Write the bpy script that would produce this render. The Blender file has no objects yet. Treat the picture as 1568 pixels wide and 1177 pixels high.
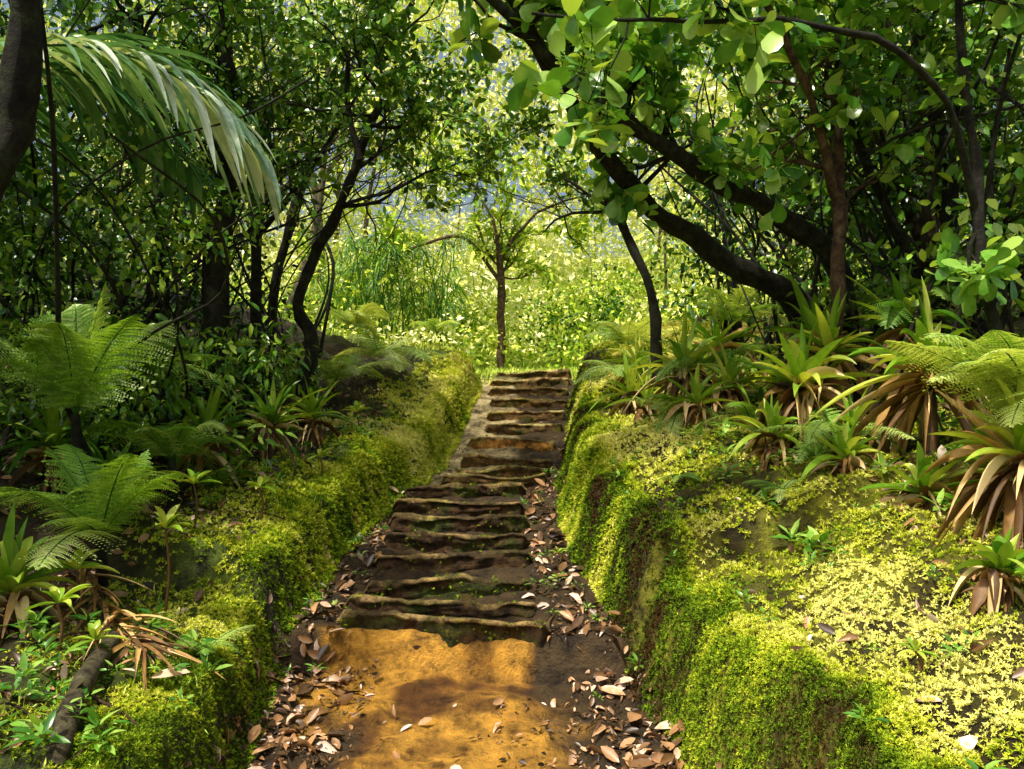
import bpy, math
import numpy as np
rng=np.random.default_rng(11)
R=math.radians
# ------------------------------------------------------------------ noise
def _h(i,j,k,s):
    n=(i*374761393+j*668265263+k*1274126177+s*974711)&0xffffffff
    n=((n^(n>>13))*1274126177)&0xffffffff
    n=n^(n>>16)
    return (n&0xffff)/65535.0
def vn(x,y,z,s=0):
    x=np.asarray(x,float);y=np.asarray(y,float)+0*x;z=np.asarray(z,float)+0*x
    i=np.floor(x).astype(np.int64);j=np.floor(y).astype(np.int64);k=np.floor(z).astype(np.int64)
    fx=x-i;fy=y-j;fz=z-k
    fx=fx*fx*(3-2*fx);fy=fy*fy*(3-2*fy);fz=fz*fz*(3-2*fz)
    r=0
    for a in (0,1):
        for b in (0,1):
            for c in (0,1):
                w=(fx if a else 1-fx)*(fy if b else 1-fy)*(fz if c else 1-fz)
                r=r+w*_h(i+a,j+b,k+c,s)
    return r*2-1
def fbm(x,y,z,f,o=3,s=0):
    r=0;a=1;t=0
    for q in range(o):
        r=r+a*vn(np.asarray(x)*f,np.asarray(y)*f,np.asarray(z)*f,s+q*17);t+=a;a*=.5;f*=2.03
    return r/t
def ss(t):
    t=np.clip(t,0,1);return t*t*(3-2*t)
def nrm(v):
    return v/np.maximum(np.linalg.norm(v,axis=-1,keepdims=True),1e-9)
# ------------------------------------------------------------------ mesh accumulator
class Acc:
    def __init__(s): s.V=[];s.n=0;s.F={3:[],4:[]};s.M={3:[],4:[]};s.A=[]
    def add(s,V,Fs,a,m=0):
        V=np.asarray(V,float).reshape(-1,3)
        for F in Fs:
            F=np.asarray(F,np.int64)
            if F.size==0: continue
            k=F.shape[-1];F=F.reshape(-1,k)
            s.F[k].append(F+s.n);s.M[k].append(np.full(len(F),m,np.int32))
        s.A.append(np.broadcast_to(np.asarray(a,float),(len(V),)).astype(np.float32))
        s.V.append(V);s.n+=len(V)
    def build(s,name,mats,parent=None,smooth=True,col=None):
        me=bpy.data.meshes.new(name)
        V=np.concatenate(s.V);me.vertices.add(len(V));me.vertices.foreach_set("co",V.astype(np.float32).ravel())
        loops=[];starts=[];mi=[];o=0
        for k in (3,4):
            if s.F[k]:
                F=np.concatenate(s.F[k]);loops.append(F.ravel());starts.append(o+np.arange(len(F))*k);o+=F.size
                mi.append(np.concatenate(s.M[k]))
        loops=np.concatenate(loops).astype(np.int32);starts=np.concatenate(starts).astype(np.int32);mi=np.concatenate(mi)
        me.loops.add(len(loops));me.loops.foreach_set("vertex_index",loops)
        me.polygons.add(len(starts));me.polygons.foreach_set("loop_start",starts)
        me.polygons.foreach_set("material_index",mi)
        me.polygons.foreach_set("use_smooth",np.full(len(starts),smooth))
        me.update(calc_edges=True)
        at=me.attributes.new("var",'FLOAT','POINT');at.data.foreach_set("value",np.concatenate(s.A))
        if col is not None:
            c=np.ones((len(V),4),np.float32);c[:,:3]=col
            at=me.attributes.new("Col",'FLOAT_COLOR','POINT');at.data.foreach_set("color",c.ravel())
        for m in mats: me.materials.append(m)
        ob=bpy.data.objects.new(name,me);bpy.context.collection.objects.link(ob)
        if parent: ob.parent=parent
        return ob
# ------------------------------------------------------------------ leaf templates
def template(ts,hw,fold=.25,curve=.2):
    V=[];rows=[];tri=[];quad=[]
    for t,w in zip(ts,hw):
        z=-curve*t*t
        if w==0: rows.append([len(V)]);V.append((t,0,z))
        else:
            rows.append([len(V),len(V)+1,len(V)+2]);V+= [(t,w,z+fold*w),(t,0,z),(t,-w,z+fold*w)]
    for a,b in zip(rows[:-1],rows[1:]):
        if len(a)==1: tri+=[(a[0],b[1],b[0]),(a[0],b[2],b[1])]
        elif len(b)==1: tri+=[(a[0],a[1],b[0]),(a[1],a[2],b[0])]
        else: quad+=[(a[0],a[1],b[1],b[0]),(a[1],a[2],b[2],b[1])]
    return np.array(V,float),np.array(tri),np.array(quad).reshape(-1,4)
TPL={'lance':template([0,.3,.65,1],[0,.16,.13,0],.3,.25),
     'oval':template([0,.3,.7,1],[0,.25,.22,0],.2,.2),
     'obov':template([0,.12,.4,.7,.9,1],[0,.05,.2,.29,.2,0],.12,.15),
     'fat':(np.array([(0,0,0),(.5,.3,.06),(1,0,-.1),(.5,-.3,.06)]),np.array([(0,1,2),(0,2,3)]),np.zeros((0,4),int)),
     'thin':(np.array([(0,0,0),(.45,.14,.04),(1,0,-.12),(.45,-.14,.04)]),np.array([(0,1,2),(0,2,3)]),np.zeros((0,4),int)),
     'litter':template([0,.2,.5,.8,1],[0,.16,.23,.15,0],.5,-.12),
     'curl':template([0,.2,.5,.8,1],[0,.12,.2,.12,0],1.1,.5)}
def leaves(acc,P,X,N,S,var,kind,m=0):
    T,tri,quad=TPL[kind]
    P=np.asarray(P).reshape(-1,3);n=len(P)
    if n==0:return
    X=nrm(X);Y=nrm(np.cross(N,X));Z=np.cross(X,Y)
    S=np.broadcast_to(S,(n,))
    V=P[:,None]+S[:,None,None]*(T[None,:,0,None]*X[:,None]+T[None,:,1,None]*Y[:,None]+T[None,:,2,None]*Z[:,None])
    off=(np.arange(n)*len(T))[:,None,None]
    Fs=[]
    if len(tri):Fs.append((tri[None]+off).reshape(-1,3))
    if len(quad):Fs.append((quad[None]+off).reshape(-1,4))
    a=np.repeat(np.broadcast_to(var,(n,)),len(T))
    acc.add(V.reshape(-1,3),Fs,a,m)
def rnd(n): return rng.normal(size=(n,3))
def clumps(acc,C,Rr,n,size,kind,vb,vr=.25,m=0,up=.8,down=.35,ok=None,flat=.7,wild=.55):
    C=np.asarray(C,float).reshape(-1,3);K=len(C)
    Rr=np.broadcast_to(Rr,(K,));vb=np.broadcast_to(vb,(K,));size=np.broadcast_to(size,(K,))
    c=np.repeat(C,n,0);g=rnd(K*n)*.55;g[:,2]*=flat
    P=c+g*np.repeat(Rr,n)[:,None]
    X=nrm(nrm(g)*.7+rnd(K*n)*.5+np.array([0,0,-down]))
    N=nrm(rnd(K*n)*wild+np.array([0,0,up]))
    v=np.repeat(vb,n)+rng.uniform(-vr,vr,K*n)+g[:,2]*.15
    S=np.repeat(size,n)*rng.uniform(.6,1.25,K*n)
    if ok is not None:
        k=ok(P);P,X,N,v,S=P[k],X[k],N[k],v[k],S[k]
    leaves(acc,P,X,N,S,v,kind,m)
def clearing(P):   # trail corridor is kept free of leaves
    x,y,z=P[:,0],P[:,1],P[:,2]
    inn=(x>-.1-.23*y)&(x<.02+.115*y)&(z<1.35+.30*y+.25*np.sin(x*5+y*2))&(y<12)
    near=(y<3.0)&(np.abs(x)<1.8)&(z<4)
    return ~(inn|near)
def blades(acc,P0,D,L,W,droop,nseg=6,var=.5,m=0,fold=.25,prof=None,side=None,twist=0):
    D=nrm(np.asarray(D,float).reshape(-1,3));n=len(D);P0=np.broadcast_to(np.asarray(P0,float).reshape(-1,3),(n,3))
    L=np.broadcast_to(L,(n,));W=np.broadcast_to(W,(n,));droop=np.broadcast_to(droop,(n,))
    t=np.linspace(0,1,nseg+1)
    if prof is None: prof=lambda t:np.minimum(1,.55+t*1.5)*np.clip(1-t**2.5,0.02,1)
    w=prof(t)
    C=P0[:,None]+D[:,None]*(L[:,None]*t)[:,:,None]+np.array([0,0,-1.])*(droop*L)[:,None,None]*(t*t)[None,:,None]
    T=nrm(np.gradient(C,axis=1))
    if side is None:
        side=np.cross(D,np.array([0,0,1.]))+rnd(n)*.05
    side=nrm(side)
    Nn=nrm(np.cross(side[:,None],T))
    s3=side[:,None]*np.ones((1,nseg+1,1))
    if twist: 
        a=(rng.uniform(-twist,twist,n)[:,None]*t)[:,:,None]
        s3=s3*np.cos(a)+Nn*np.sin(a)
    ww=(W[:,None]*w*.5)[:,:,None]
    V=np.stack([C+s3*ww+Nn*ww*fold*2,C,C-s3*ww+Nn*ww*fold*2],2)
    q=[]
    for i in range(nseg):
        a=i*3;b=a+3
        q+=[(a,a+1,b+1,b),(a+1,a+2,b+2,b+1)]
    q=np.array(q);F=q[None]+(np.arange(n)*(nseg+1)*3)[:,None,None]
    acc.add(V.reshape(-1,3),[F.reshape(-1,4)],np.repeat(np.broadcast_to(var,(n,)),(nseg+1)*3),m)
def spline(pts,rad,sub=5):
    p=np.array(pts,float);r=np.array(rad,float)
    if len(r)!=len(p): r=np.interp(np.linspace(0,1,len(p)),np.linspace(0,1,len(r)),r)
    q=np.vstack([2*p[0]-p[1],p,2*p[-1]-p[-2]]);out=[];ro=[]
    for i in range(len(p)-1):
        for t in np.linspace(0,1,sub,endpoint=False):
            a,b,c,d=q[i:i+4]
            out.append(.5*((2*b)+(c-a)*t+(2*a-5*b+4*c-d)*t*t+(3*b-a-3*c+d)*t**3));ro.append(r[i]*(1-t)+r[i+1]*t)
    out.append(p[-1]);ro.append(r[-1])
    return np.array(out),np.array(ro)
def tube(acc,p,r,k=6,var=.5,m=0,rough=0.0):
    T=nrm(np.gradient(p,axis=0));ref=np.array([.31,.83,.46])
    A=nrm(np.cross(T,ref));B=np.cross(T,A)
    a=np.linspace(0,2*np.pi,k,endpoint=False)
    rr=r[:,None]*np.ones((1,k))
    V=p[:,None]+rr[:,:,None]*(np.cos(a)[None,:,None]*A[:,None]+np.sin(a)[None,:,None]*B[:,None])
    if rough:
        d=1+rough*fbm(V[...,0],V[...,1],V[...,2],9,3,5)
        V=p[:,None]+(V-p[:,None])*d[:,:,None]
    n=len(p);i=np.arange(n-1)[:,None]*k;j=np.arange(k)[None];j2=(j+1)%k
    F=np.stack([i+j,i+j2,i+k+j2,i+k+j],-1).reshape(-1,4)
    acc.add(V.reshape(-1,3),[F],var,m)
def grow(acc,p,d,L,r,lvl,tips,up=.15,nch=4,rmin=.0022,wander=.35,m=0):
    n=4 if lvl==0 else 6
    pts=[np.array(p,float)];d=nrm(np.array(d,float));ds=[d]
    for i in range(n):
        d=nrm(d+rng.normal(size=3)*wander*.6+np.array([0,0,up*.3]));pts.append(pts[-1]+d*L/n);ds.append(d)
    pp=np.array(pts);rr=np.maximum(np.linspace(r,r*.45,n+1),rmin)
    tube(acc,pp,rr,5 if lvl<2 else 6,.5,m)
    if lvl==0:
        for i in (1,2,3,4): tips.append((pts[i],ds[i]))
        return
    for c in range(nch):
        i=rng.integers(2,n+1)
        dd=nrm(ds[i]+rng.normal(size=3)*.75+np.array([0,0,up]))
        grow(acc,pts[i],dd,L*rng.uniform(.5,.75),rr[i]*.62,lvl-1,tips,up,nch,rmin,wander,m)
def limb(acc,pts,rad,nch,L,lvl,tips,bias=(0,0,.2),t0=.3,k=9,nsub=4,spread=.8):
    p,r=spline(pts,rad,6)
    p=p+np.stack([fbm(p[:,0],p[:,1],p[:,2],3,2,s) for s in (1,2,3)],1)*.04
    tube(acc,p,r,k,.5,0,.45)
    n=len(p)
    for c in range(nch):
        i=int(n*(t0+(1-t0)*rng.random()));i=min(i,n-1)
        d=nrm(rng.normal(size=3)*spread+np.array(bias)+nrm(p[i]-p[max(i-1,0)])*.4)
        grow(acc,p[i],d,L*rng.uniform(.7,1.3),min(r[i]*.5,.02),lvl,tips,nch=nsub)
def tipleaves(acc,tips,n,size,kind,vb,vr=.25,m=1,ok=clearing,spread=.9,off=.02):
    if not tips:return
    P=np.array([t[0] for t in tips]);D=np.array([t[1] for t in tips])
    P=np.repeat(P,n,0)+rnd(len(P)*n)*off;D=np.repeat(D,n,0)
    X=nrm(D*.5+rnd(len(P))*spread);N=nrm(rnd(len(P))*.6+np.array([0,0,1.])+D*.4)
    v=vb+rng.uniform(-vr,vr,len(P));S=size*rng.uniform(.5,1.25,len(P))
    k=ok(P);leaves(acc,P[k],X[k],N[k],S[k],v[k],kind,m)
# ------------------------------------------------------------------ materials
def ramp(nt,fac,cols):
    cr=nt.nodes.new('ShaderNodeValToRGB');e=cr.color_ramp.elements
    while len(e)<len(cols): e.new(.5)
    for q,(p,c) in zip(e,cols): q.position=p;q.color=(*c,1)
    nt.links.new(fac,cr.inputs[0]);return cr.outputs[0]
def leaf_mat(name,cols,rough=.4,tr=.35,tint=(1.5,1.35,.5),spec=.5):
    m=bpy.data.materials.new(name);m.use_nodes=True;nt=m.node_tree;b=nt.nodes['Principled BSDF'];o=nt.nodes['Material Output']
    at=nt.nodes.new('ShaderNodeAttribute');at.attribute_name='var'
    g=nt.nodes.new('ShaderNodeNewGeometry')
    no=nt.nodes.new('ShaderNodeTexNoise');no.inputs['Scale'].default_value=22;nt.links.new(g.outputs['Position'],no.inputs['Vector'])
    ma=nt.nodes.new('ShaderNodeMath');ma.operation='MULTIPLY_ADD';nt.links.new(no.outputs['Fac'],ma.inputs[0]);ma.inputs[1].default_value=.35
    s=nt.nodes.new('ShaderNodeMath');s.operation='SUBTRACT';nt.links.new(at.outputs['Fac'],s.inputs[0]);s.inputs[1].default_value=.17
    nt.links.new(s.outputs[0],ma.inputs[2])
    c=ramp(nt,ma.outputs[0],cols)
    nt.links.new(c,b.inputs['Base Color']);b.inputs['Roughness'].default_value=rough;b.inputs['Specular IOR Level'].default_value=spec
    if tr>0:
        t=nt.nodes.new('ShaderNodeBsdfTranslucent')
        mu=nt.nodes.new('ShaderNodeMix');mu.data_type='RGBA';mu.blend_type='MULTIPLY';mu.inputs[0].default_value=1
        nt.links.new(c,mu.inputs[6]);mu.inputs[7].default_value=(*tint,1)
        nt.links.new(mu.outputs[2],t.inputs['Color'])
        mx=nt.nodes.new('ShaderNodeMixShader');mx.inputs[0].default_value=tr
        nt.links.new(b.outputs[0],mx.inputs[1]);nt.links.new(t.outputs[0],mx.inputs[2]);nt.links.new(mx.outputs[0],o.inputs[0])
    return m
def rock_mat(name,cols,scale=8,bump=.5,rough=.85,bd=.02,vcol=False,sp=.3):
    m=bpy.data.materials.new(name);m.use_nodes=True;nt=m.node_tree;b=nt.nodes['Principled BSDF']
    g=nt.nodes.new('ShaderNodeNewGeometry')
    no=nt.nodes.new('ShaderNodeTexNoise');no.inputs['Scale'].default_value=scale;no.inputs['Detail'].default_value=8;no.inputs['Roughness'].default_value=.7
    nt.links.new(g.outputs['Position'],no.inputs['Vector'])
    c=ramp(nt,no.outputs['Fac'],cols)
    if vcol:
        at=nt.nodes.new('ShaderNodeAttribute');at.attribute_name='Col'
        mu=nt.nodes.new('ShaderNodeMix');mu.data_type='RGBA';mu.blend_type='MULTIPLY';mu.inputs[0].default_value=1
        nt.links.new(at.outputs['Color'],mu.inputs[6]);nt.links.new(c,mu.inputs[7]);c=mu.outputs[2]
    nt.links.new(c,b.inputs['Base Color']);b.inputs['Roughness'].default_value=rough;b.inputs['Specular IOR Level'].default_value=sp
    n2=nt.nodes.new('ShaderNodeTexNoise');n2.inputs['Scale'].default_value=scale*4;n2.inputs['Detail'].default_value=6;n2.inputs['Roughness'].default_value=.75
    nt.links.new(g.outputs['Position'],n2.inputs['Vector'])
    bu=nt.nodes.new('ShaderNodeBump');bu.inputs['Strength'].default_value=bump;bu.inputs['Distance'].default_value=bd
    nt.links.new(n2.outputs['Fac'],bu.inputs['Height']);nt.links.new(bu.outputs[0],b.inputs['Normal'])
    return m
MG=rock_mat('soil',[(.34,(.22,.18,.15)),(.5,(1,1,1)),(.66,(1.7,1.65,1.5))],9,1,.65,.08,True,.4)
MS=rock_mat('step_earth',[(.34,(.25,.2,.16)),(.5,(1,1,1)),(.66,(2.0,1.85,1.5))],18,1,.85,.05,True)
BARK=rock_mat('bark_dark',[(.35,(.006,.005,.004)),(.5,(.022,.018,.011)),(.62,(.035,.045,.014)),(.75,(.13,.13,.09))],16,.9,.85,.02)
BARKB=rock_mat('bark_brown',[(.35,(.02,.011,.006)),(.5,(.09,.05,.022)),(.7,(.2,.14,.08))],16,.8,.8,.02)
BARKL=rock_mat('rotten_wood',[(.35,(.02,.016,.008)),(.5,(.12,.09,.045)),(.6,(.16,.15,.06)),(.7,(.35,.3,.2))],20,1,.8,.03)
LD=leaf_mat('leaf_dark',[(0,(.006,.024,.004)),(.35,(.033,.11,.008)),(.7,(.12,.29,.014)),(1,(.42,.56,.05))],.25,0)
LM=leaf_mat('leaf_glossy',[(0,(.008,.045,.008)),(.4,(.04,.15,.016)),(.75,(.14,.35,.035)),(1,(.42,.62,.11))],.2,.25)
LB=leaf_mat('leaf_bright',[(0,(.03,.1,.01)),(.24,(.14,.32,.015)),(.48,(.5,.66,.03)),(.72,(.86,.9,.12)),(1,(.97,.95,.5))],.6,0,spec=.2)  # near-white upper stops put the clearing's overexposed glow into the leaf colour
LF=leaf_mat('fern_green',[(0,(.015,.06,.015)),(.4,(.06,.2,.025)),(.75,(.25,.45,.05)),(1,(.65,.75,.25))],.35,.3)
LR=leaf_mat('bromeliad_green',[(0,(.012,.055,.006)),(.4,(.07,.22,.01)),(.75,(.26,.44,.03)),(1,(.6,.66,.1))],.28,.25)
LX=leaf_mat('dry_leaf',[(0,(.03,.016,.005)),(.35,(.16,.075,.017)),(.7,(.5,.28,.065)),(1,(.8,.6,.27))],.6,0)
LT=leaf_mat('litter',[(0,(.03,.018,.009)),(.35,(.12,.06,.022)),(.6,(.3,.15,.05)),(.82,(.55,.3,.14)),(1,(.85,.66,.5))],.4,0)
MO=leaf_mat('moss_green',[(0,(.07,.035,.01)),(.12,(.04,.06,.005)),(.4,(.19,.32,.01)),(.68,(.64,.67,.035)),(1,(.94,.9,.26))],.8,0,spec=.1)
GR=leaf_mat('grass_green',[(0,(.08,.16,.01)),(.5,(.38,.55,.03)),(1,(.8,.85,.14))],.5,0)
# ------------------------------------------------------------------ terrain
SY=[4.0,4.25,4.5,4.85,5.15,5.45,5.8,6.15,6.6,7.0,7.4,7.9,8.3,8.7,9.1,9.6,10.1,10.7]
SZ=[.357,.396,.439,.531,.599,.675,.751,.841,.874,.92,.986,1.143,1.282,1.414,1.559,1.712,1.847,1.981]
SL=[-.866,-.867,-.808,-.819,-.819,-.822,-.851,-.817,-.563,-.482,-.449,-.414,-.265,-.257,-.239,-.268,-.265,-.193]
SR=[.167,.13,.089,.111,.089,.094,.076,.081,.276,.321,.37,.427,.517,.578,.627,.677,.729,.789]
zk_y=[-8,0,2,3,3.5,3.8,3.97]+SY+[11.5,13,15,20,30,60,150,400]
zk_z=[-.3,-.1,-.05,0,.03,.07,.09]+[z-.09 for z in SZ]+[2.0,2.1,2.4,3.9,7.5,13,20,20]
def puff(x,y):
    return 1-np.abs(vn(x*9,y*9,0,61))-.6*np.abs(vn(x*19,y*19,0,62))
XLY=[-8,2,3,4,5,6.5,8,10,11,13,16]
XLV=[-1.2,-.95,-1.07,-1.16,-1.12,-.8,-.62,-.42,-.6,-1.5,-4];XRV=[1.0,.84,.715,.544,.373,.35,.51,.83,1.0,2,5]
def HH(x,y,detail=True):
    x=np.asarray(x,float);y=np.asarray(y,float)
    xl=np.interp(y,XLY,XLV);xr=np.interp(y,XLY,XRV)
    wob=fbm(x*0,y,0,1.6,3,3)*.11
    tL=xl-x+wob;tR=x-xr+fbm(x*0+3,y,0,1.6,3,4)*.09
    z=np.interp(y,zk_y,zk_z)
    fade=1-.75*ss((y-10)/3)
    zl=.34*ss(tL/.14)+.13*np.clip(tL-.15,0,1.2)+.28*np.clip(tL-1.35,0,7)
    zr=.45*ss(tR/.19)+.28*np.clip(tR-.15,0,1.2)+.15*np.clip(tR-1.35,0,9)
    z=z+fade*(zl+zr)
    bank=np.maximum(ss(tL/.3),ss(tR/.3))
    if detail:
        z=z+bank*(fbm(x,y,0,1.7,3,9)*.10+fbm(x,y,0,5,2,12)*.055+puff(x,y)*.055)+fbm(x,y,0,5,3,20)*.02+(1-bank)*(fbm(x,y,0,3,4,21)*.05+fbm(x,y,0,14,2,22)*.015)
    return z,tL,tR
def axis(a,b,step,lo,hi,n):
    c=np.arange(a,b,step);l=a-np.geomspace(step,a-lo,n)[::-1];h=b+np.geomspace(step,hi-b,n)-step
    return np.concatenate([l,c,h])
gx=axis(-3.2,3.2,.022,-250,250,38);gy=axis(1.2,11,.026,-60,400,45)
X,Y=np.meshgrid(gx,gy);Z,TL,TR=HH(X,Y)
nx=len(gx);ny=len(gy)
i=np.arange(ny-1)[:,None]*nx;j=np.arange(nx-1)[None]
F=np.stack([i+j,i+j+1,i+j+1+nx,i+j+nx],-1).reshape(-1,4)
def lerp(a,b,t): return a*(1-t[...,None])+b*t[...,None]
c=np.zeros(X.shape+(3,))+np.array([.10,.062,.024])
n1=fbm(X,Y,0,3,4,31);n2=fbm(X,Y,0,1.1,3,35);n3=fbm(X,Y,0,6,3,38)
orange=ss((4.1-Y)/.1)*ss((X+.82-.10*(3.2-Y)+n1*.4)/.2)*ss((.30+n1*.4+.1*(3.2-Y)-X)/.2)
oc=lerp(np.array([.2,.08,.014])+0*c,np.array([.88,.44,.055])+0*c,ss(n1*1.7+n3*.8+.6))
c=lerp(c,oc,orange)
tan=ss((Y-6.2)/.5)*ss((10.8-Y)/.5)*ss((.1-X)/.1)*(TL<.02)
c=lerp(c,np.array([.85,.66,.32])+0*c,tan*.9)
pf=puff(X,Y)  # low puff darkens the banks below: crease shade painted into ground colour
br=ss((TR+.02)/.1);c=lerp(c,lerp(np.array([.07,.05,.012])+0*c,np.array([.32,.32,.02])+0*c,ss(n2*1.2+n3*.6+pf*.5+.1)),br)
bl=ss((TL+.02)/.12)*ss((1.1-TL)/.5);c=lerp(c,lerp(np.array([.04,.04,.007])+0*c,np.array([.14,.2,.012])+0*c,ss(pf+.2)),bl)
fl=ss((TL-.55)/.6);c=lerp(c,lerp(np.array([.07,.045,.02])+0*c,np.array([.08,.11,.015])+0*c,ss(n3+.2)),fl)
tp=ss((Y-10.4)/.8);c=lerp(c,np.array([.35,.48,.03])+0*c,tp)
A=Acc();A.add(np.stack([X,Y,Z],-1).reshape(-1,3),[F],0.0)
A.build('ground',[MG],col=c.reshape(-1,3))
def ground_n(x,y):
    e=.02;z,_,_=HH(x,y);zx,_,_=HH(x+e,y);zy,_,_=HH(x,y+e)
    return z,nrm(np.stack([-(zx-z)/e,-(zy-z)/e,np.ones_like(z)],-1))
# ------------------------------------------------------------------ stairs
st=bpy.data.objects.new('earthen_stairway',None);bpy.context.collection.objects.link(st)
lips=[];risers=[]
for s in range(18):
    d=SY[s];z=SZ[s];T=(SY[s+1]-d) if s<17 else .5
    zb=(SZ[s-1]-.12) if s else -.05
    nxs=130;u=np.linspace(0,1,nxs);xl,xr=SL[s]-.03,SR[s]+.03
    x=xl+(xr-xl)*u
    prof=[];nr=11
    for q in np.linspace(0,1,nr): prof.append((.008-.01*q,zb+(z-.022-zb)*q,0))
    prof+=[(-.010,z-.016,1),(-.013,z-.005,1),(-.006,z+.003,1),(.010,z+.004,1),(.028,z-.002,1),(.05,z-.02,2),(.10,z-.042,2),(T*.6,z-.055,2),(T*.85,z-.055,2),(T+.06,z-.055,2)]
    P=np.zeros((len(prof),nxs,3));C=np.zeros((len(prof),nxs,3))
    wy=vn(x*3.2,s*7.3,0,41)*.045+vn(x*8,s*3.1,0,42)*.02+vn(x*24,s*3.1,0,45)*.007
    wz=vn(x*2.6,s*5.1,0,43)*.028+vn(x*7,s*2.1,0,44)*.012+vn(x*22,s*2.1,0,46)*.005
    end=ss(np.minimum(u,1-u)/.05)
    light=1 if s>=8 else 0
    lipb=.3+.85*ss(fbm(x,x*0+s,0,4,3,47)*1.8+.55)
    for r,(dy,pz,k) in enumerate(prof):
        nn=fbm(x,pz*1.0+s,r*.07,7,4,50)
        rowt=min(r/nr,1)
        foot=(.06*max(0,1-r/4)**2 if s==0 else 0)
        P[r,:,0]=x;P[r,:,1]=d+dy+wy*(.4+.6*rowt)+(1-end)*.07+(nn*.05 if k==0 else nn*.016)-foot
        P[r,:,2]=pz+wz*rowt*(1 if k<2 else .5)-(1-end)*.06*rowt+(nn*.012)
        g=ss(fbm(x,pz*1.5+s*2,0,6,3,60)*2+(.05 if k!=1 else -.1))[:,None]
        if k==0:
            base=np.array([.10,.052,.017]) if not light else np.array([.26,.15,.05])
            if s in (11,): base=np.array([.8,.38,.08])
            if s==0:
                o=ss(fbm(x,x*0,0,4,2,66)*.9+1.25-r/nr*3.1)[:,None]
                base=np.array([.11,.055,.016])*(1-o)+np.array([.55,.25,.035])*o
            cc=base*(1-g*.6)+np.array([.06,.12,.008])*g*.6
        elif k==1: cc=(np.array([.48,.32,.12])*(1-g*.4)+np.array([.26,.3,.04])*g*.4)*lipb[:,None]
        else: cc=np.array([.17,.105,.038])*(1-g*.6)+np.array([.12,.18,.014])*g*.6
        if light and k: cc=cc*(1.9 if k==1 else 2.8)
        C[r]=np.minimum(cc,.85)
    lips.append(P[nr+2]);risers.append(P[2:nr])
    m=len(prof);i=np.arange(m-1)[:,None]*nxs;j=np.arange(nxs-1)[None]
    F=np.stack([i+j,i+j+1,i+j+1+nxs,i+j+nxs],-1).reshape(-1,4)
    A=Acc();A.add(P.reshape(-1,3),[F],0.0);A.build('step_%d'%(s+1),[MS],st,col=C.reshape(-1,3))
# ------------------------------------------------------------------ moss
A=Acc()
def tufts(P,N,v,size,m=7,kind='thin'):
    P5=np.repeat(P,m,0);N5=np.repeat(N,m,0);g=rnd(len(P5))
    X5=nrm(nrm(g)*.85+N5*.8)
    leaves(A,P5,X5,N5+.3*g,np.repeat(size,m),np.repeat(v,m)+rng.uniform(-.12,.12,len(P5)),kind)
def moss(n,xa,xb,ya,yb,side,face=False):
    y=ya*(yb/ya)**rng.random(n)
    if face: x=np.interp(y,XLY,XRV)+rng.uniform(-.05,.35,n) if side else np.interp(y,XLY,XLV)-rng.uniform(-.08,.3,n)
    else: x=rng.uniform(xa,xb,n)
    z,N=ground_n(x,y);_,tl,tr=HH(x,y,False);t=tr if side else tl
    pn=fbm(x,y,0,2.2,3,70);pf=puff(x,y);pm=fbm(x,y,0,5,3,73)
    if side: k=(t>.0)&(rng.random(n)<ss((2.6-t)/.8)*ss(pf*1.3+.55)*ss(1.2+pn*2.2))
    else: k=(t>-.04)&(rng.random(n)<ss((.85+pn*.8-t)/.5)*ss(pf*1.3+.7))
    x,y,z,N,t,pn,pf,pm=[q[k] for q in (x,y,z,N,t,pn,pf,pm)]
    if side: v=.47+pn*.68+pf*.34+pm*.35+.12*ss((t-.2)/.6)-.34*ss((.4-t)/.25)  # puff term darkens hollows between cushions: crevice shade put into tuft colour
    else: v=.36+pn*.45+pf*.28+pm*.2+.2*ss((y-5)/2)-.12*ss((.15-t)/.2)  # same crevice shade put into the left bank's tuft colour
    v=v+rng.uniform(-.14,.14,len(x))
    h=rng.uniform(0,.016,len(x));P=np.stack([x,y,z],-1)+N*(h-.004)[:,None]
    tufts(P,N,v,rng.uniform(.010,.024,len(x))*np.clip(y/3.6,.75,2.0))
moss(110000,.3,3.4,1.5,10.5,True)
moss(32000,0,0,1.9,8,True,True)
moss(50000,-2.4,-.35,1.9,11,False)
moss(22000,0,0,2.2,10,False,True)
for s in range(18):   # moss on the step edges and risers
    for q,(src,cnt) in enumerate(((lips[s][None],50),(risers[s],200 if s<8 else 60))):
        a=rng.integers(0,src.shape[0],cnt);b=rng.integers(0,src.shape[1],cnt);P=src[a,b]+rnd(cnt)*.006
        k=fbm(P[:,0],P[:,1],P[:,2]*2,5,2,77)>(.02 if q else .1);P=P[k]
        tufts(P,np.tile([0,-.7,.7],(len(P),1)),rng.uniform(.15,.55,len(P))+(.25 if s>7 else 0),rng.uniform(.007,.014,len(P)),6)
A.build('moss',[MO],smooth=False)
# ------------------------------------------------------------------ leaf litter
A=Acc()
def litter(n,xa,xb,ya,yb,size,test,vb=.5):
    y=ya*(yb/ya)**rng.random(n);x=rng.uniform(xa,xb,n);z,N=ground_n(x,y);_,tl,tr=HH(x,y,False)
    k=test(x,y,tl,tr);x,y,z,N=x[k],y[k],z[k],N[k];m=len(x)
    P=np.stack([x,y,z+rng.uniform(.002,.02,m)],-1);g=rnd(m);X=g-(g*N).sum(-1,keepdims=True)*N+N*rng.normal(size=(m,1))*.25
    h=rng.random(m)<.55;NN=N+rnd(m)*.45;S=rng.uniform(.35,1.35,m)*size;v=vb+rng.uniform(-.5,.5,m)
    leaves(A,P[h],X[h],NN[h],S[h],v[h],'litter');leaves(A,P[~h],X[~h],NN[~h],S[~h],v[~h],'curl')
stepR=lambda y:np.interp(y,SY,SR);stepL=lambda y:np.interp(y,SY,SL)
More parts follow.
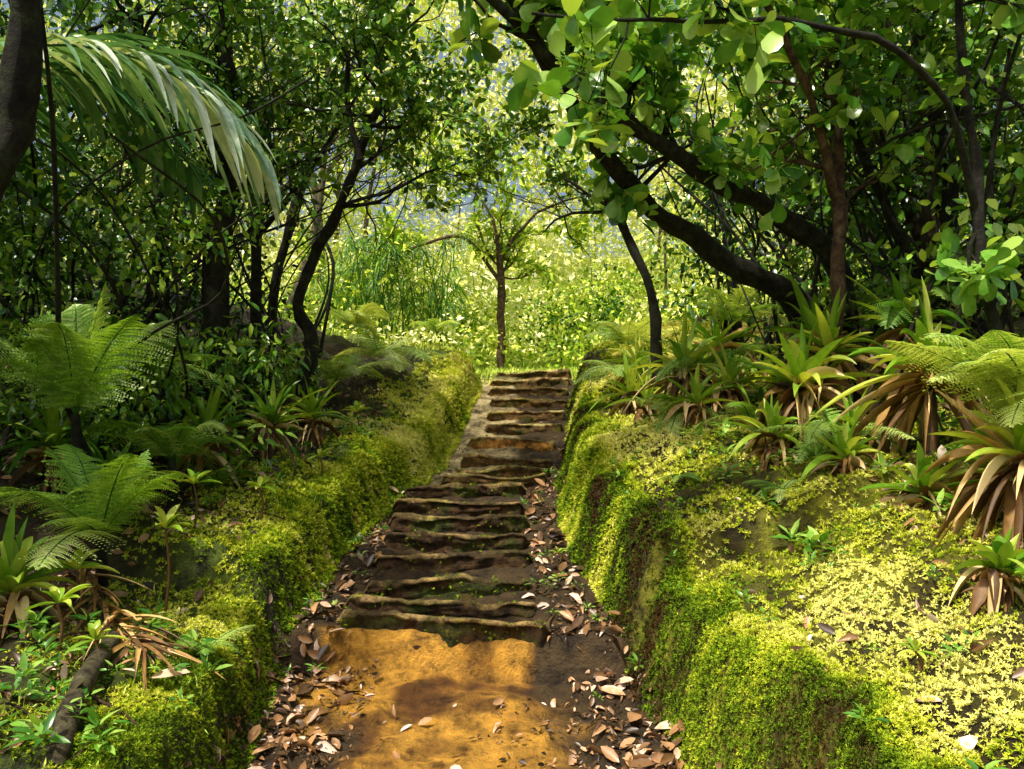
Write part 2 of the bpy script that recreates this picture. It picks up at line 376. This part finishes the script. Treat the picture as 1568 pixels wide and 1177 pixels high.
litter(2200,-.1,1.1,2.0,8,.085,lambda x,y,tl,tr:(tr<.06)&(x>np.where(y<4,.36,stepR(y)+.02)),.55)
litter(2600,-1.3,-.3,2.0,8,.08,lambda x,y,tl,tr:(tl<.08)&(x<np.where(y<4,-.76,stepL(y)-.02))&(y<6.4),.5)
litter(8000,-1.3,1.1,2.0,8,.03,lambda x,y,tl,tr:(tl<.08)&(tr<.06)&((x<np.where(y<4,-.64,stepL(y)-.02))|(x>np.where(y<4,.24,stepR(y)+.02))),.4)
litter(900,-.95,.45,2.0,3.9,.028,lambda x,y,tl,tr:(rng.random(len(x))<ss(fbm(x,y,0,3,2,7)*2+.2)),.35)
litter(70,-.85,.4,2.0,3.85,.065,lambda x,y,tl,tr:(x>-9),.65)
litter(6500,-4,-.9,1.8,9,.065,lambda x,y,tl,tr:(tl>.25)&(rng.random(len(x))<ss((tl-.2)/.5)),.45)
litter(260,.6,3,1.6,7,.065,lambda x,y,tl,tr:(tr>.25),.6)
litter(1300,.9,3.4,2.4,8,.09,lambda x,y,tl,tr:(tr>1.1),.6)
litter(300,-.9,.8,4,10,.035,lambda x,y,tl,tr:(tl<0)&(tr<0),.4)
P=np.array([(.55,3.55),(.6,3.42),(.52,3.7),(.62,3.3),(.45,3.85),(.5,3.2),(.66,2.7),(.6,2.5),(-.2,2.95),(-.95,3.9),(-1.3,3.0),(-1.35,3.1),(-1.28,2.85)]);n=len(P);zz=HH(P[:,0],P[:,1])[0]+.02
leaves(A,np.column_stack([P,zz]),rnd(n)*[1,1,.05],rnd(n)*.15+np.array([0,-.2,1.]),rng.uniform(.11,.15,n),rng.uniform(.7,.95,n),'litter')
A.build('leaf_litter',[LT])
# ------------------------------------------------------------------ grass
A=Acc();n=22000
y=10.2+rng.random(n)**1.4*5;x=rng.uniform(-4,4,n);z,_,_=HH(x,y)
k=~((y<10.9)&(x>-.25)&(x<.8));x,y,z=x[k],y[k],z[k];m=len(x)
blades(A,np.stack([x,y,z-.01],-1),rnd(m)*.4+np.array([0,0,1.]),rng.uniform(.05,.16,m),.014,rng.uniform(.1,.5,m),2,rng.uniform(.3,1,m))
n=7000;y=rng.uniform(2,10.5,n);x=rng.uniform(-2.6,-.3,n);z,_,_=HH(x,y);_,tl,_=HH(x,y,False)
k=(tl>0)&(tl<1.2)&(fbm(x,y,0,2,2,90)>-.1);x,y,z=x[k],y[k],z[k];m=len(x)
blades(A,np.stack([x,y,z-.005],-1),rnd(m)*.6+np.array([0,0,1.]),rng.uniform(.03,.09,m),.007,rng.uniform(.1,.6,m),2,rng.uniform(.1,.8,m))
A.build('grass',[GR],smooth=False)
# ------------------------------------------------------------------ low herbs
A=Acc()
def herbs(n,xa,xb,ya,yb,test,size,vb):
    y=rng.uniform(ya,yb,n);x=rng.uniform(xa,xb,n);z,_,_=HH(x,y);_,tl,tr=HH(x,y,False);k=test(x,y,tl,tr)
    C=np.stack([x,y,z+rng.uniform(.02,.10,n)],-1)[k];K=len(C);q=9
    P=np.repeat(C,q,0);g=rnd(K*q);g[:,2]=np.abs(g[:,2])*.5;P=P+g*np.array([.012,.012,.02])
    leaves(A,P,nrm(g+np.array([0,0,.15])),rnd(K*q)*.25+np.array([0,0,1.]),np.repeat(rng.uniform(.6,1.5,K)*size,q),vb+rng.uniform(-.3,.3,K*q),'lance')
herbs(800,-4,-1.1,1.8,7,lambda x,y,tl,tr:(tl>.1)&(fbm(x,y,0,1.6,2,95)>-.2),.05,.7)
herbs(190,.6,3.2,1.7,6,lambda x,y,tl,tr:(tr>.15),.035,.7)
herbs(160,-1.2,.7,3.5,7,lambda x,y,tl,tr:(tl<.05)&(tr<.05)&((x<stepL(y))|(x>stepR(y))),.035,.7)
herbs(260,.6,2.6,3.5,9,lambda x,y,tl,tr:(tr>.7),.07,.8)
A.build('ground_herbs',[LM])
# ------------------------------------------------------------------ ferns
def gz(x,y): return float(HH(np.array([x]),np.array([y]))[0][0])
def frond(acc,P0,D,L,droop,var,npin=24,wid=.27,npl=12):
    D=nrm(np.array(D,float));t=np.linspace(0,1,npin+3)
    C=np.array(P0)+D*(L*t)[:,None]+np.array([0,0,-1.])*(droop*L*t*t)[:,None]
    T=nrm(np.gradient(C,axis=0));side=nrm(np.cross(D,[0,0,1.])+rng.normal(size=3)*.12);Nn=nrm(np.cross(side,T))
    tube(acc,C,np.linspace(.006,.0015,len(C))*L**.5,4,.25,0)
    Ps=[];Xs=[];Ns=[];Ss=[]
    for i in range(2,npin+3):
        tt=t[i];l=L*wid*(np.sin(np.pi*min(1,tt*.85+.12))**.8)*(1.05-tt*.35)*(1 if tt<.97 else .5)*rng.uniform(.88,1.08)
        for sg in (1,-1):
            pd=nrm(side*sg*.9+T[i]*.45+Nn[i]*(-.1)+rng.normal(size=3)*.07)
            u=np.linspace(.04,1,npl);pp=C[i]+pd*(l*u)[:,None]+np.array([0,0,-1.])*(l*.25*u*u)[:,None]
            for sg2 in (1,-1):
                pl=nrm(np.cross(Nn[i],pd))*sg2
                Ps.append(pp);Xs.append(nrm(pl*.75+pd*.65)+np.zeros_like(pp));Ns.append(Nn[i]+np.zeros_like(pp))
                Ss.append(L*.040*(1-u*.75)*(1.1-tt*.4))
            Ps.append(pp[-1:]);Xs.append(pd[None]);Ns.append(Nn[i][None]);Ss.append(np.array([l*.1]))
    leaves(acc,np.concatenate(Ps),np.concatenate(Xs),np.concatenate(Ns),np.concatenate(Ss)*1.0,var+rng.uniform(-.08,.08,sum(map(len,Ps))),'fat',0)
def fern(x,y,h,nf,L,var,el=(35,65),droop=.55,az=None):
    A=Acc();g=gz(x,y);c=(x,y,g+h)
    if h>.25: tube(A,np.array([(x,y,g-.05),(x+.01,y,g+h*.5),c]),np.array([.03,.026,.02]),8,.0,1,.3)
    for i in range(nf):
        a=(2*np.pi*i/nf+rng.uniform(-.3,.3)) if az is None else R(rng.uniform(*az))
        e=R(rng.uniform(*el));ll=L*rng.uniform(.7,1.15)
        frond(A,c,(math.cos(a)*math.cos(e),math.sin(a)*math.cos(e),math.sin(e)),ll,droop*rng.uniform(.6,1.4),var+rng.uniform(-.2,.15))
    return A.build('fern',[LF,BARK])
fern(-2.3,4.2,.5,11,1.0,.8,(50,85),.35)
fern(-1.95,3.8,.3,11,.72,.85,(20,70),.4)
fern(-2.1,4.05,.1,8,.6,.7,(10,50),.4)
fern(-3.0,4.0,.5,8,1.0,.7)
fern(-2.5,5.2,.5,9,.9,.75)
fern(-2.0,4.7,.3,8,.7,.75)
fern(-1.85,4.9,.05,7,.45,.6)
fern(-1.42,8.6,.2,11,.85,1.0,(25,60),.5)
fern(-1.9,9.6,.25,9,.9,1.0)
fern(-1.7,7.7,.2,9,.8,.9)
fern(-1.0,10.6,.15,8,.6,.95)
fern(2.3,3.5,.4,10,.9,1.05,(30,60),.45,(120,250))
fern(2.45,3.1,.1,4,.6,.9,(15,40),.35,(120,220))
fern(1.5,6.0,.24,8,.65,.8)
fern(1.2,5.6,.12,8,.55,.85,(10,40),.6,(120,300))
fern(1.1,7.4,.24,9,.7,.95)
fern(1.25,8.6,.24,9,.8,1.0)
fern(1.85,4.5,.14,9,.6,.9,(15,45))
fern(1.42,4.2,.03,7,.26,.8,(10,40))
fern(1.0,4.7,.02,6,.22,.7,(10,40))
fern(-1.25,3.3,.02,6,.24,.75,(15,50))
fern(2.6,5.2,.5,8,.9,.75)
fern(1.9,6.8,.5,8,.8,.9)
fern(1.55,5.2,.08,8,.45,.85,(15,45))
# ------------------------------------------------------------------ bromeliads
def bromeliad(x,y,h,n,L,W,var,dead=14,el=(15,85),droop=.4,name='bromeliad'):
    A=Acc();g=gz(x,y);c=np.array([x,y,g+h])
    a=np.arange(n)*2.399+rng.uniform(0,6);e=np.radians(np.linspace(el[0],el[1],n)+rng.uniform(-14,14,n))
    D=np.stack([np.cos(a)*np.cos(e),np.sin(a)*np.cos(e),np.sin(e)],-1)
    blades(A,c+D*.02,D,L*rng.uniform(.65,1.2,n),W*rng.uniform(.75,1.15,n),droop*rng.uniform(.2,1.8,n),9,var+rng.uniform(-.3,.25,n),0,.35,
        lambda t:np.minimum(1,.8+t)*np.clip(1-t**2.6,0.02,1),twist=.6)
    if dead:
        a=rng.uniform(0,6.28,dead);e=np.radians(rng.uniform(-60,50,dead));D=np.stack([np.cos(a)*np.cos(e),np.sin(a)*np.cos(e),np.sin(e)],-1)
        blades(A,c+rnd(dead)*.03-np.array([0,0,.03]),D,L*rng.uniform(.25,1.0,dead),W*rng.uniform(.2,1.0,dead),rng.uniform(.0,1.6,dead),8,rng.uniform(.1,1.15,dead),1,.6,twist=2.6)
    if h>.08:
        p,r=spline([(x,y,g-.05),(x+.01,y,g+h*.5),tuple(c)],[.035,.03,.02]);tube(A,p,r,8,.2,1,.4)
    return A.build(name,[LR,LX])
for q in [(1.78,4.9,.34,30,.5,.075,.75,80),(1.3,6.0,.25,24,.5,.06,.75,44),(2.2,4.2,.38,26,.55,.085,.75,56),(2.12,3.3,.28,28,.5,.075,.9,80),(1.8,2.95,.1,14,.2,.06,.7,30),
    (2.5,5.0,.5,24,.55,.075,.65,30),(2.15,5.6,.4,24,.5,.07,.7,40),(1.0,6.7,.18,20,.45,.05,.85,34),(2.8,4.0,.35,22,.5,.08,.65,30),
    (1.5,5.5,.18,20,.42,.06,.75,50),(1.2,7.6,.2,20,.45,.05,.9,20),(2.3,3.75,.14,16,.35,.07,.7,44),(2.5,2.8,.1,18,.4,.07,.7,30),(1.95,4.6,.08,12,.35,.06,.65,60),(1.7,6.6,.3,20,.5,.06,.7,24),(1.55,4.75,.1,18,.36,.055,.8,46),(1.25,5.4,.12,18,.34,.05,.8,36),(1.05,6.2,.12,16,.34,.05,.85,24),(1.75,4.2,.08,16,.3,.055,.8,46),(1.95,3.8,.1,18,.34,.06,.8,50),(2.0,5.0,.5,20,.5,.07,.8,40),
    (-2.0,5.2,.25,26,.5,.055,.6,24),(-1.72,5.7,.22,26,.5,.055,.65,30),(-1.55,6.2,.2,20,.45,.045,.7,16),(-2.05,3.3,.12,22,.38,.065,.7,14),(-2.3,2.9,.1,20,.36,.065,.65,14),(-2.7,4.7,.2,22,.5,.06,.55,20),(-2.3,4.6,.1,20,.45,.06,.55,20),(-1.9,6.8,.2,20,.5,.05,.7,14)]: bromeliad(*q)
def seedling(x,y,h,L,var=.7):
    A=Acc();g=gz(x,y);p,r=spline([(x,y,g-.02),(x+.02,y,g+h*.5),(x,y,g+h)],[.008,.005]);tube(A,p,r,6,.3,1)
    n=9;a=np.arange(n)*2.399;e=np.radians(rng.uniform(0,70,n));D=np.stack([np.cos(a)*np.cos(e),np.sin(a)*np.cos(e),np.sin(e)],-1)
    blades(A,np.array([x,y,g+h])+D*.005,D,L*rng.uniform(.7,1.2,n),L*.26,.3,6,var+rng.uniform(-.2,.2,n),0,.3,lambda t:np.sin(np.pi*np.clip(t*.93+.05,0,1))**.8)
    A.build('seedling',[LR,LX])
for q in [(-1.62,3.75,.42,.15,.9),(-1.9,3.5,.25,.16,.8),(-1.45,4.6,.2,.12,.8),(-1.75,4.4,.25,.14,.75),(-1.5,2.9,.12,.1,.8),(-1.75,3.1,.2,.13,.8),(-2.1,3.9,.3,.16,.75),(1.55,2.2,.1,.09,.6),(1.3,2.6,.06,.07,.8),(1.75,2.7,.12,.1,.7),(1.72,2.0,.08,.12,.6),(-1.3,5.4,.15,.12,.8),(-1.25,6.4,.2,.14,.9),(.28,4.9,.06,.06,.8)]: seedling(*q)
# ------------------------------------------------------------------ trees
def tree(name,limbs,nleaf,size,kind,vb,leafm,bark=BARK,nch=9,L=.8,lvl=2,bias=(0,0,.2),t0=.3,nsub=4,vr=.25,spread=.8,off=.02):
    A=Acc();tips=[]
    for pts,rad in limbs: limb(A,pts,rad,nch,L,lvl,tips,bias,t0,nsub=nsub,spread=spread)
    tipleaves(A,tips,nleaf,size,kind,vb,vr,off=off)
    return A.build(name,[bark,leafm])
tree('clusia_tree',[([(2.6,6.3,1.2),(2.19,6,2.19),(1.476,5.7,2.518),(.956,5.4,2.811),(.475,5,3.194),(.173,4.6,3.499),(-.03,4.4,3.75)],[.1,.09,.075,.06,.045,.03]),
  ([(2.5,5.9,1.4),(2.32,5.6,2.36),(1.84,5.4,2.72),(1.237,5.1,2.939),(.692,4.8,3.18),(.243,4.5,3.397),(-.2,4.2,3.68)],[.08,.07,.055,.04,.025])],
  2,.15,'obov',.78,LM,nch=10,L=.5,bias=(.25,.0,.9),t0=.5,nsub=3,vr=.4,spread=.6)
tree('clusia_tree',[([(2.0,5.1,1.5),(2.07,5,2.09),(2.05,5,2.95),(2.12,5,3.64),(2.25,5,4.3)],[.05,.04,.03]),
  ([(2.05,5,2.7),(1.8,4.7,3.25),(1.4,4.3,3.6),(.9,4.0,3.75)],[.03,.015])],2,.14,'obov',.75,LM,BARKB,nch=8,L=.5,bias=(.3,-.1,.5),nsub=3,vr=.4)
tree('clusia_tree',[([(2.6,4,1.1),(2.4,4,2.04),(2.35,4,2.79),(2.28,4,3.6)],[.035,.02]),([(2.36,4,2.4),(2.0,3.7,2.95),(1.3,3.5,3.12),(.6,3.4,3.1),(.1,3.4,3.12)],[.02,.007])],2,.14,'obov',.85,LM,nch=6,L=.36,nsub=3,bias=(0,0,.3),t0=.4,vr=.4)
tree('rainforest_tree',[([(1.3,7.1,1.5),(1.24,7,2.35),(1.02,7,3.0),(.8,6.8,3.4),(.9,6.5,4.2)],[.05,.03])],3,.08,'oval',.65,LD,nch=7,L=.7,t0=.5)
tree('rainforest_tree',[([(3.7,7,1.3),(3.7,7,3),(3.6,7,5.5)],[.1,.06]),([(3.7,7,2.7),(3,6.4,3.6),(2.3,6,4.2)],[.05,.02])],4,.09,'oval',.55,LD,BARKB,nch=10,L=1.1)
tree('rainforest_tree',[([(2.9,5.6,1.4),(3.1,5.6,3),(2.7,5.4,4.6)],[.07,.04]),([(2.95,5.6,2.2),(2.4,5.4,3.2),(1.9,5.2,4.2)],[.04,.02])],3,.1,'oval',.65,LD,nch=8,L=.9,bias=(.2,.1,.3))
tree('slender_tree',[([(-1.75,6.5,1.05),(-1.7,6.5,1.6),(-1.64,6.5,1.99),(-1.76,6.5,2.31),(-1.57,6.5,2.79),(-1.385,6.4,3.08),(-1.14,6.2,3.59),(-.9,6,3.95)],[.06,.055,.05,.045,.035,.028]),
  ([(-1.385,6.4,3.08),(-.9,6.3,3.2),(-.45,6.2,3.36)],[.02,.008]),([(-1.2,6.25,3.4),(-1.3,6.1,3.9),(-1.25,6,4.5)],[.03,.012])],4,.07,'oval',.7,LD,nch=10,L=.6,t0=.5)
tree('rainforest_tree',[([(-2.3,6,1.1),(-2.23,6,2.53),(-2.16,6,3.27),(-2.23,6,4.7)],[.1,.08,.05])],4,.08,'oval',.62,LD,nch=12,L=.8)
tree('rainforest_tree',[([(-3,6.5,1.3),(-2.92,6.5,3.43),(-3.2,6.5,5)],[.07,.05])],4,.08,'oval',.58,LD,nch=12,L=1)
tree('rainforest_tree',[([(-2.3,7,1.4),(-2.26,7,3.3),(-2.2,7,4.2)],[.055,.035]),([(-2.26,7,3),(-1.8,6.9,3.5),(-1.2,6.7,4.3)],[.03,.012])],3,.07,'oval',.65,LD,nch=7,L=.8)
tree('rainforest_tree',[([(-2.4,2.9,.4),(-2.2,2.95,1.6),(-2.0,3,2.3),(-1.9,3,2.6),(-1.8,2.9,3.1),(-1.7,2.8,4.1)],[.08,.07,.05])],3,.08,'oval',.5,LD,nch=4,L=.5,t0=.75)
tree('rainforest_tree',[([(-4.2,5,1.1),(-4.0,5,3),(-3.7,4.9,5)],[.1,.06])],4,.09,'oval',.52,LD,nch=11,L=1.1)
tree('rainforest_tree',[([(-2.6,8.5,1.6),(-2.5,8.5,3),(-1.9,8.3,4.6),(-1.0,8,5.6)],[.06,.03])],3,.08,'oval',1.0,LM,nch=8,L=.9,t0=.55)
tree('rainforest_tree',[([(2.4,8.5,2.0),(2.3,8.5,3.4),(1.6,8.3,4.8),(.6,8,5.7)],[.07,.03])],3,.08,'oval',1.0,LM,nch=8,L=.9,t0=.55)
# ------------------------------------------------------------------ palm
def palm_frond(A,pts,L0,var,m=1,n=34,W=.05):
    p,r=spline(pts,[.014,.004],8);tube(A,p,r,5,.3,m)
    T=nrm(np.gradient(p,axis=0));u=np.linspace(.18,1,n);ii=u*(len(p)-1)
    P=np.stack([np.interp(ii,np.arange(len(p)),p[:,a]) for a in range(3)],-1);Tt=nrm(np.stack([np.interp(ii,np.arange(len(p)),T[:,a]) for a in range(3)],-1))
    sd=nrm(np.cross(Tt,[0,0,1.]));l=L0*np.sin(np.pi*np.clip(u*.8+.12,0,1))**.6
    for sg in (1,-1):
        D=nrm(sd*sg*.75+Tt*.7+np.array([0,0,.05])+rnd(n)*.1)
        blades(A,P,D,l*rng.uniform(.8,1.12,n),W,rng.uniform(.35,.8,n),7,var+rng.uniform(-.3,.2,n),m,.22,lambda t:np.sin(np.pi*np.clip(t*.9+.1,0,1))**.7+.02,twist=.4)
A=Acc()
p,r=spline([(-3.15,3.9,.5),(-3.05,3.9,1.8),(-2.95,3.8,2.8)],[.06,.05,.05]);tube(A,p,r,10,.4,0,.2)
palm_frond(A,[(-2.95,3.8,2.8),(-2.45,3.85,3.16),(-2.0,3.95,3.2),(-1.6,4.0,3.02),(-1.3,4.1,2.7)],.52,.95,n=34,W=.045)
palm_frond(A,[(-2.95,3.8,2.8),(-2.6,4.2,3.35),(-2.2,4.6,3.5),(-1.75,4.9,3.3)],.5,.7)
for a in range(0,360,47):
    if 320<a or a<40: continue
    d=np.array([math.cos(R(a)),math.sin(R(a)),0]);c0=np.array([-2.95,3.8,2.8])
    palm_frond(A,[c0,c0+d*.45+[0,0,.4],c0+d*.95+[0,0,.42],c0+d*1.45+[0,0,.05]],.45,.6,n=28)
LP=leaf_mat('palm_green',[(0,(.015,.06,.02)),(.45,(.05,.17,.05)),(.8,(.2,.38,.16)),(1,(.65,.75,.55))],.28,.2)
A.build('palm_tree',[BARK,LP])
# ------------------------------------------------------------------ understory
def region(n,xa,xb,ya,yb,top,low=0.05,pw=1.0):
    x=rng.uniform(xa,xb,n);y=rng.uniform(ya,yb,n);g,_,_=HH(x,y,False);z=g+low+(top-g-low)*rng.random(n)**pw
    return np.stack([x,y,z],-1)
A=Acc()
C=region(330,-6.5,-1.7,4.8,10,5.1);C=C[C[:,0]<-.5-.25*(C[:,1])]
clumps(A,C,rng.uniform(.2,.42,len(C)),80,.075,'oval',.53+.5*fbm(C[:,0],C[:,1],C[:,2],.9,2,5),.4,ok=clearing)
C=region(80,-3.4,-1.6,4.6,8,2.0);clumps(A,C,.2,40,.09,'lance',.65,.35,ok=lambda P:clearing(P)&(P[:,0]<-1.35))
C=region(75,-4.2,-2.2,4.5,6.0,3.6,.3);clumps(A,C,rng.uniform(.15,.3,len(C)),55,.06,'oval',.7,.35,ok=clearing)
C=region(70,-7.5,-3.2,4.8,9,3.0);clumps(A,C,.45,70,.09,'oval',.55,.35)
A.build('understory_shrubs',[LD])
A=Acc()
C=region(330,1.9,6.5,5.8,10.5,5.2);clumps(A,C,rng.uniform(.2,.42,len(C)),75,.085,'oval',.55+.5*fbm(C[:,0],C[:,1],C[:,2],.9,2,6),.4,ok=clearing)
C=region(30,2.6,4.5,3.8,5.6,4.6,.5);clumps(A,C,.3,50,.10,'oval',.8,.35,ok=clearing)
A.build('understory_shrubs',[LD])
A=Acc()   # canopy over the trail
C=np.stack([rng.uniform(-4,4,95),rng.uniform(5,9.5,95),rng.uniform(3.9,6.2,95)],-1)
clumps(A,C,rng.uniform(.25,.4,len(C)),42,.085,'oval',.85,.35,ok=clearing,down=.5)
A.build('canopy_foliage',[LM])
# vines / thin stems
A=Acc()
for s in (-1,1):
    for q in range(90):
        x=s*rng.uniform(1.8,4.2);y=rng.uniform(4.6,8.5);g=gz(x,y);p0=np.array([x,y,g])
        pts=[p0];d=np.array([rng.normal()*.3,rng.normal()*.2,1.])
        for w in range(5): d=d+rng.normal(size=3)*[.45,.35,.15];pts.append(pts[-1]+nrm(d)*rng.uniform(.5,.9))
        pts=np.array(pts)
        if (np.abs(pts[:,0])<.9).any(): continue
        p,r=spline(pts,[rng.uniform(.006,.025),.005],4);tube(A,p,r,5,.5,0,.3)
A.build('vine',[BARK])
# ------------------------------------------------------------------ background hillside
A=Acc()
n=1000;x=rng.uniform(-11,11,n);y=11.8+rng.random(n)**1.3*18;k=(np.abs(x)>.9)|(y>13);x,y=x[k],y[k];g,_,_=HH(x,y,False)
C=np.stack([x,y,g+rng.uniform(.1,1.3,len(x))*np.clip((y-11)/3,.3,1.3)],-1)
vb=.56+1.0*fbm(C[:,0],C[:,1],C[:,2],.6,3,8)+.3*ss((C[:,1]-13)/6)  # last term pales farther clumps: haze of depth put into leaf colour
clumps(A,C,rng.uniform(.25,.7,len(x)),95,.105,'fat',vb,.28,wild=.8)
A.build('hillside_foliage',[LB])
A=Acc()
n=620;x=rng.uniform(-13,13,n);y=rng.uniform(15,28,n);g,_,_=HH(x,y,False)
C=np.stack([x,y,g+rng.uniform(1.2,10,n)],-1)
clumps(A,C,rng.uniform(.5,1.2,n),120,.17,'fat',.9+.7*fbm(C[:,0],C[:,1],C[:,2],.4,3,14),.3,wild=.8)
for q in range(56):
    x=rng.uniform(-14,14);y=rng.uniform(14,28)
    if abs(x+.5)<.2*y and q%2: continue
    g=gz(x,y);s=.4 if abs(x)<4 else 1
    p,r=spline([(x,y,g-.2),(x+rng.normal()*.4,y,g+2.5),(x+rng.normal()*.9,y,g+6)],[.1*s,.04*s]);tube(A,p,r,6,.5,1,.3)
    for b in range(6):
        i=rng.integers(5,len(p));d=nrm(np.array([rng.normal(),rng.normal()*.5,.5]))
        grow(A,p[i],d,2,.03*s,1,[],m=1)
A.build('background_trees',[LB,BARKL])
tree('small_tree',[([(-.2,13,2.0),(-.17,13,3.2),(-.2,13,4.1)],[.07,.055]),([(-.2,13,3.6),(-.8,12.9,4.3),(-1.6,12.8,4.1),(-2.1,12.7,3.8)],[.035,.015]),([(-.2,13,4.0),(.4,13,4.7),(1.1,13,5.0)],[.035,.012]),([(-.2,13,4.0),(-.4,13,4.8),(-.9,13,5.4)],[.035,.012])],6,.15,'lance',.45,LB,BARKB,nch=9,L=.8,lvl=1,t0=.6,nsub=5)
# bamboo plumes
A=Acc()
for q in range(70):
    x=rng.uniform(-3.0,-1.1);y=rng.uniform(12.2,14);g=gz(x,y);a=rng.uniform(0,6.28)
    h=rng.uniform(1.0,2.2);pts=[(x,y,g),(x+.1*math.cos(a),y+.1*math.sin(a),g+h*.6),(x+.4*math.cos(a),y+.4*math.sin(a),g+h),(x+.8*math.cos(a),y+.8*math.sin(a),g+h*.9)]
    p,r=spline(pts,[.012,.004],6);tube(A,p,r,4,.4,0)
    u=rng.integers(6,len(p),34);blades(A,p[u],rnd(34)*.7+np.array([math.cos(a),math.sin(a),-.2]),rng.uniform(.18,.34,34),.025,.5,3,rng.uniform(.2,.9,34))
A.build('bamboo',[LF])
# ------------------------------------------------------------------ fallen wood
A=Acc()
pts=[(-1.58,3.2),(-1.47,2.85),(-1.36,2.5),(-1.22,2.1)];pts=[(x,y,gz(x,y)+.045) for x,y in pts]
p,r=spline(pts,[.030,.034,.032],8);tube(A,p,r,12,.5,0,.25)
A.build('fallen_log',[BARKL])
A=Acc()
p,r=spline([(-2.1,3.85,gz(-2.1,3.85)+.12),(-1.85,3.6,gz(-1.85,3.6)+.12),(-1.6,3.3,gz(-1.6,3.3)+.06),(-1.4,3.05,gz(-1.4,3.05)+.04)],[.014,.006],6);tube(A,p,r,6,.5,0)
n=50;u=rng.integers(2,len(p),n);blades(A,p[u]+rnd(n)*.01+[0,0,.03],rnd(n)*[.35,.35,.12]+np.array([.6,-.7,.05]),rng.uniform(.2,.5,n),.022,rng.uniform(.05,.3,n),7,rng.uniform(.2,1.0,n),0,.5,twist=1.5)
A.build('dead_palm_frond',[LX])
A=Acc()
for q in range(70):
    x=rng.uniform(-3,-1.2);y=rng.uniform(2.2,5);a=rng.uniform(0,6.28);l=rng.uniform(.1,.35)
    pts=[(x+l*t*math.cos(a),y+l*t*math.sin(a),gz(x+l*t*math.cos(a),y+l*t*math.sin(a))+.02) for t in (0,.5,1)]
    p,r=spline(pts,[.006,.003],4);tube(A,p,r,5,.5,0)
A.build('twigs',[BARKB])
# ------------------------------------------------------------------ light / camera
sd=nrm(np.array([-.30,-.34,.89]))
el=math.asin(sd[2]);azm=math.atan2(sd[0],sd[1])
w=bpy.data.worlds.new('World');bpy.context.scene.world=w;w.use_nodes=True;nt=w.node_tree
sk=nt.nodes.new('ShaderNodeTexSky');sk.sky_type='NISHITA';sk.sun_disc=False;sk.sun_elevation=el;sk.sun_rotation=azm
sk.dust_density=6;sk.air_density=1.3
nt.links.new(sk.outputs[0],nt.nodes['Background'].inputs[0]);nt.nodes['Background'].inputs[1].default_value=.15
from mathutils import Vector
ld=bpy.data.lights.new('sun','SUN');ld.energy=5;ld.angle=R(2.5);ld.color=(1,.96,.86);lo=bpy.data.objects.new('sun',ld)
lo.rotation_euler=Vector(sd).to_track_quat('Z','Y').to_euler();bpy.context.collection.objects.link(lo)
cd=bpy.data.cameras.new('camera');cd.lens=28;cd.sensor_width=36;cd.clip_start=.05;cd.clip_end=1500
co=bpy.data.objects.new('camera',cd);co.location=(0,0,1.35);co.rotation_euler=(R(92.44),0,0);bpy.context.collection.objects.link(co)
sc=bpy.context.scene;sc.camera=co
sc.view_settings.view_transform='Standard';sc.view_settings.look='None';sc.view_settings.exposure=0
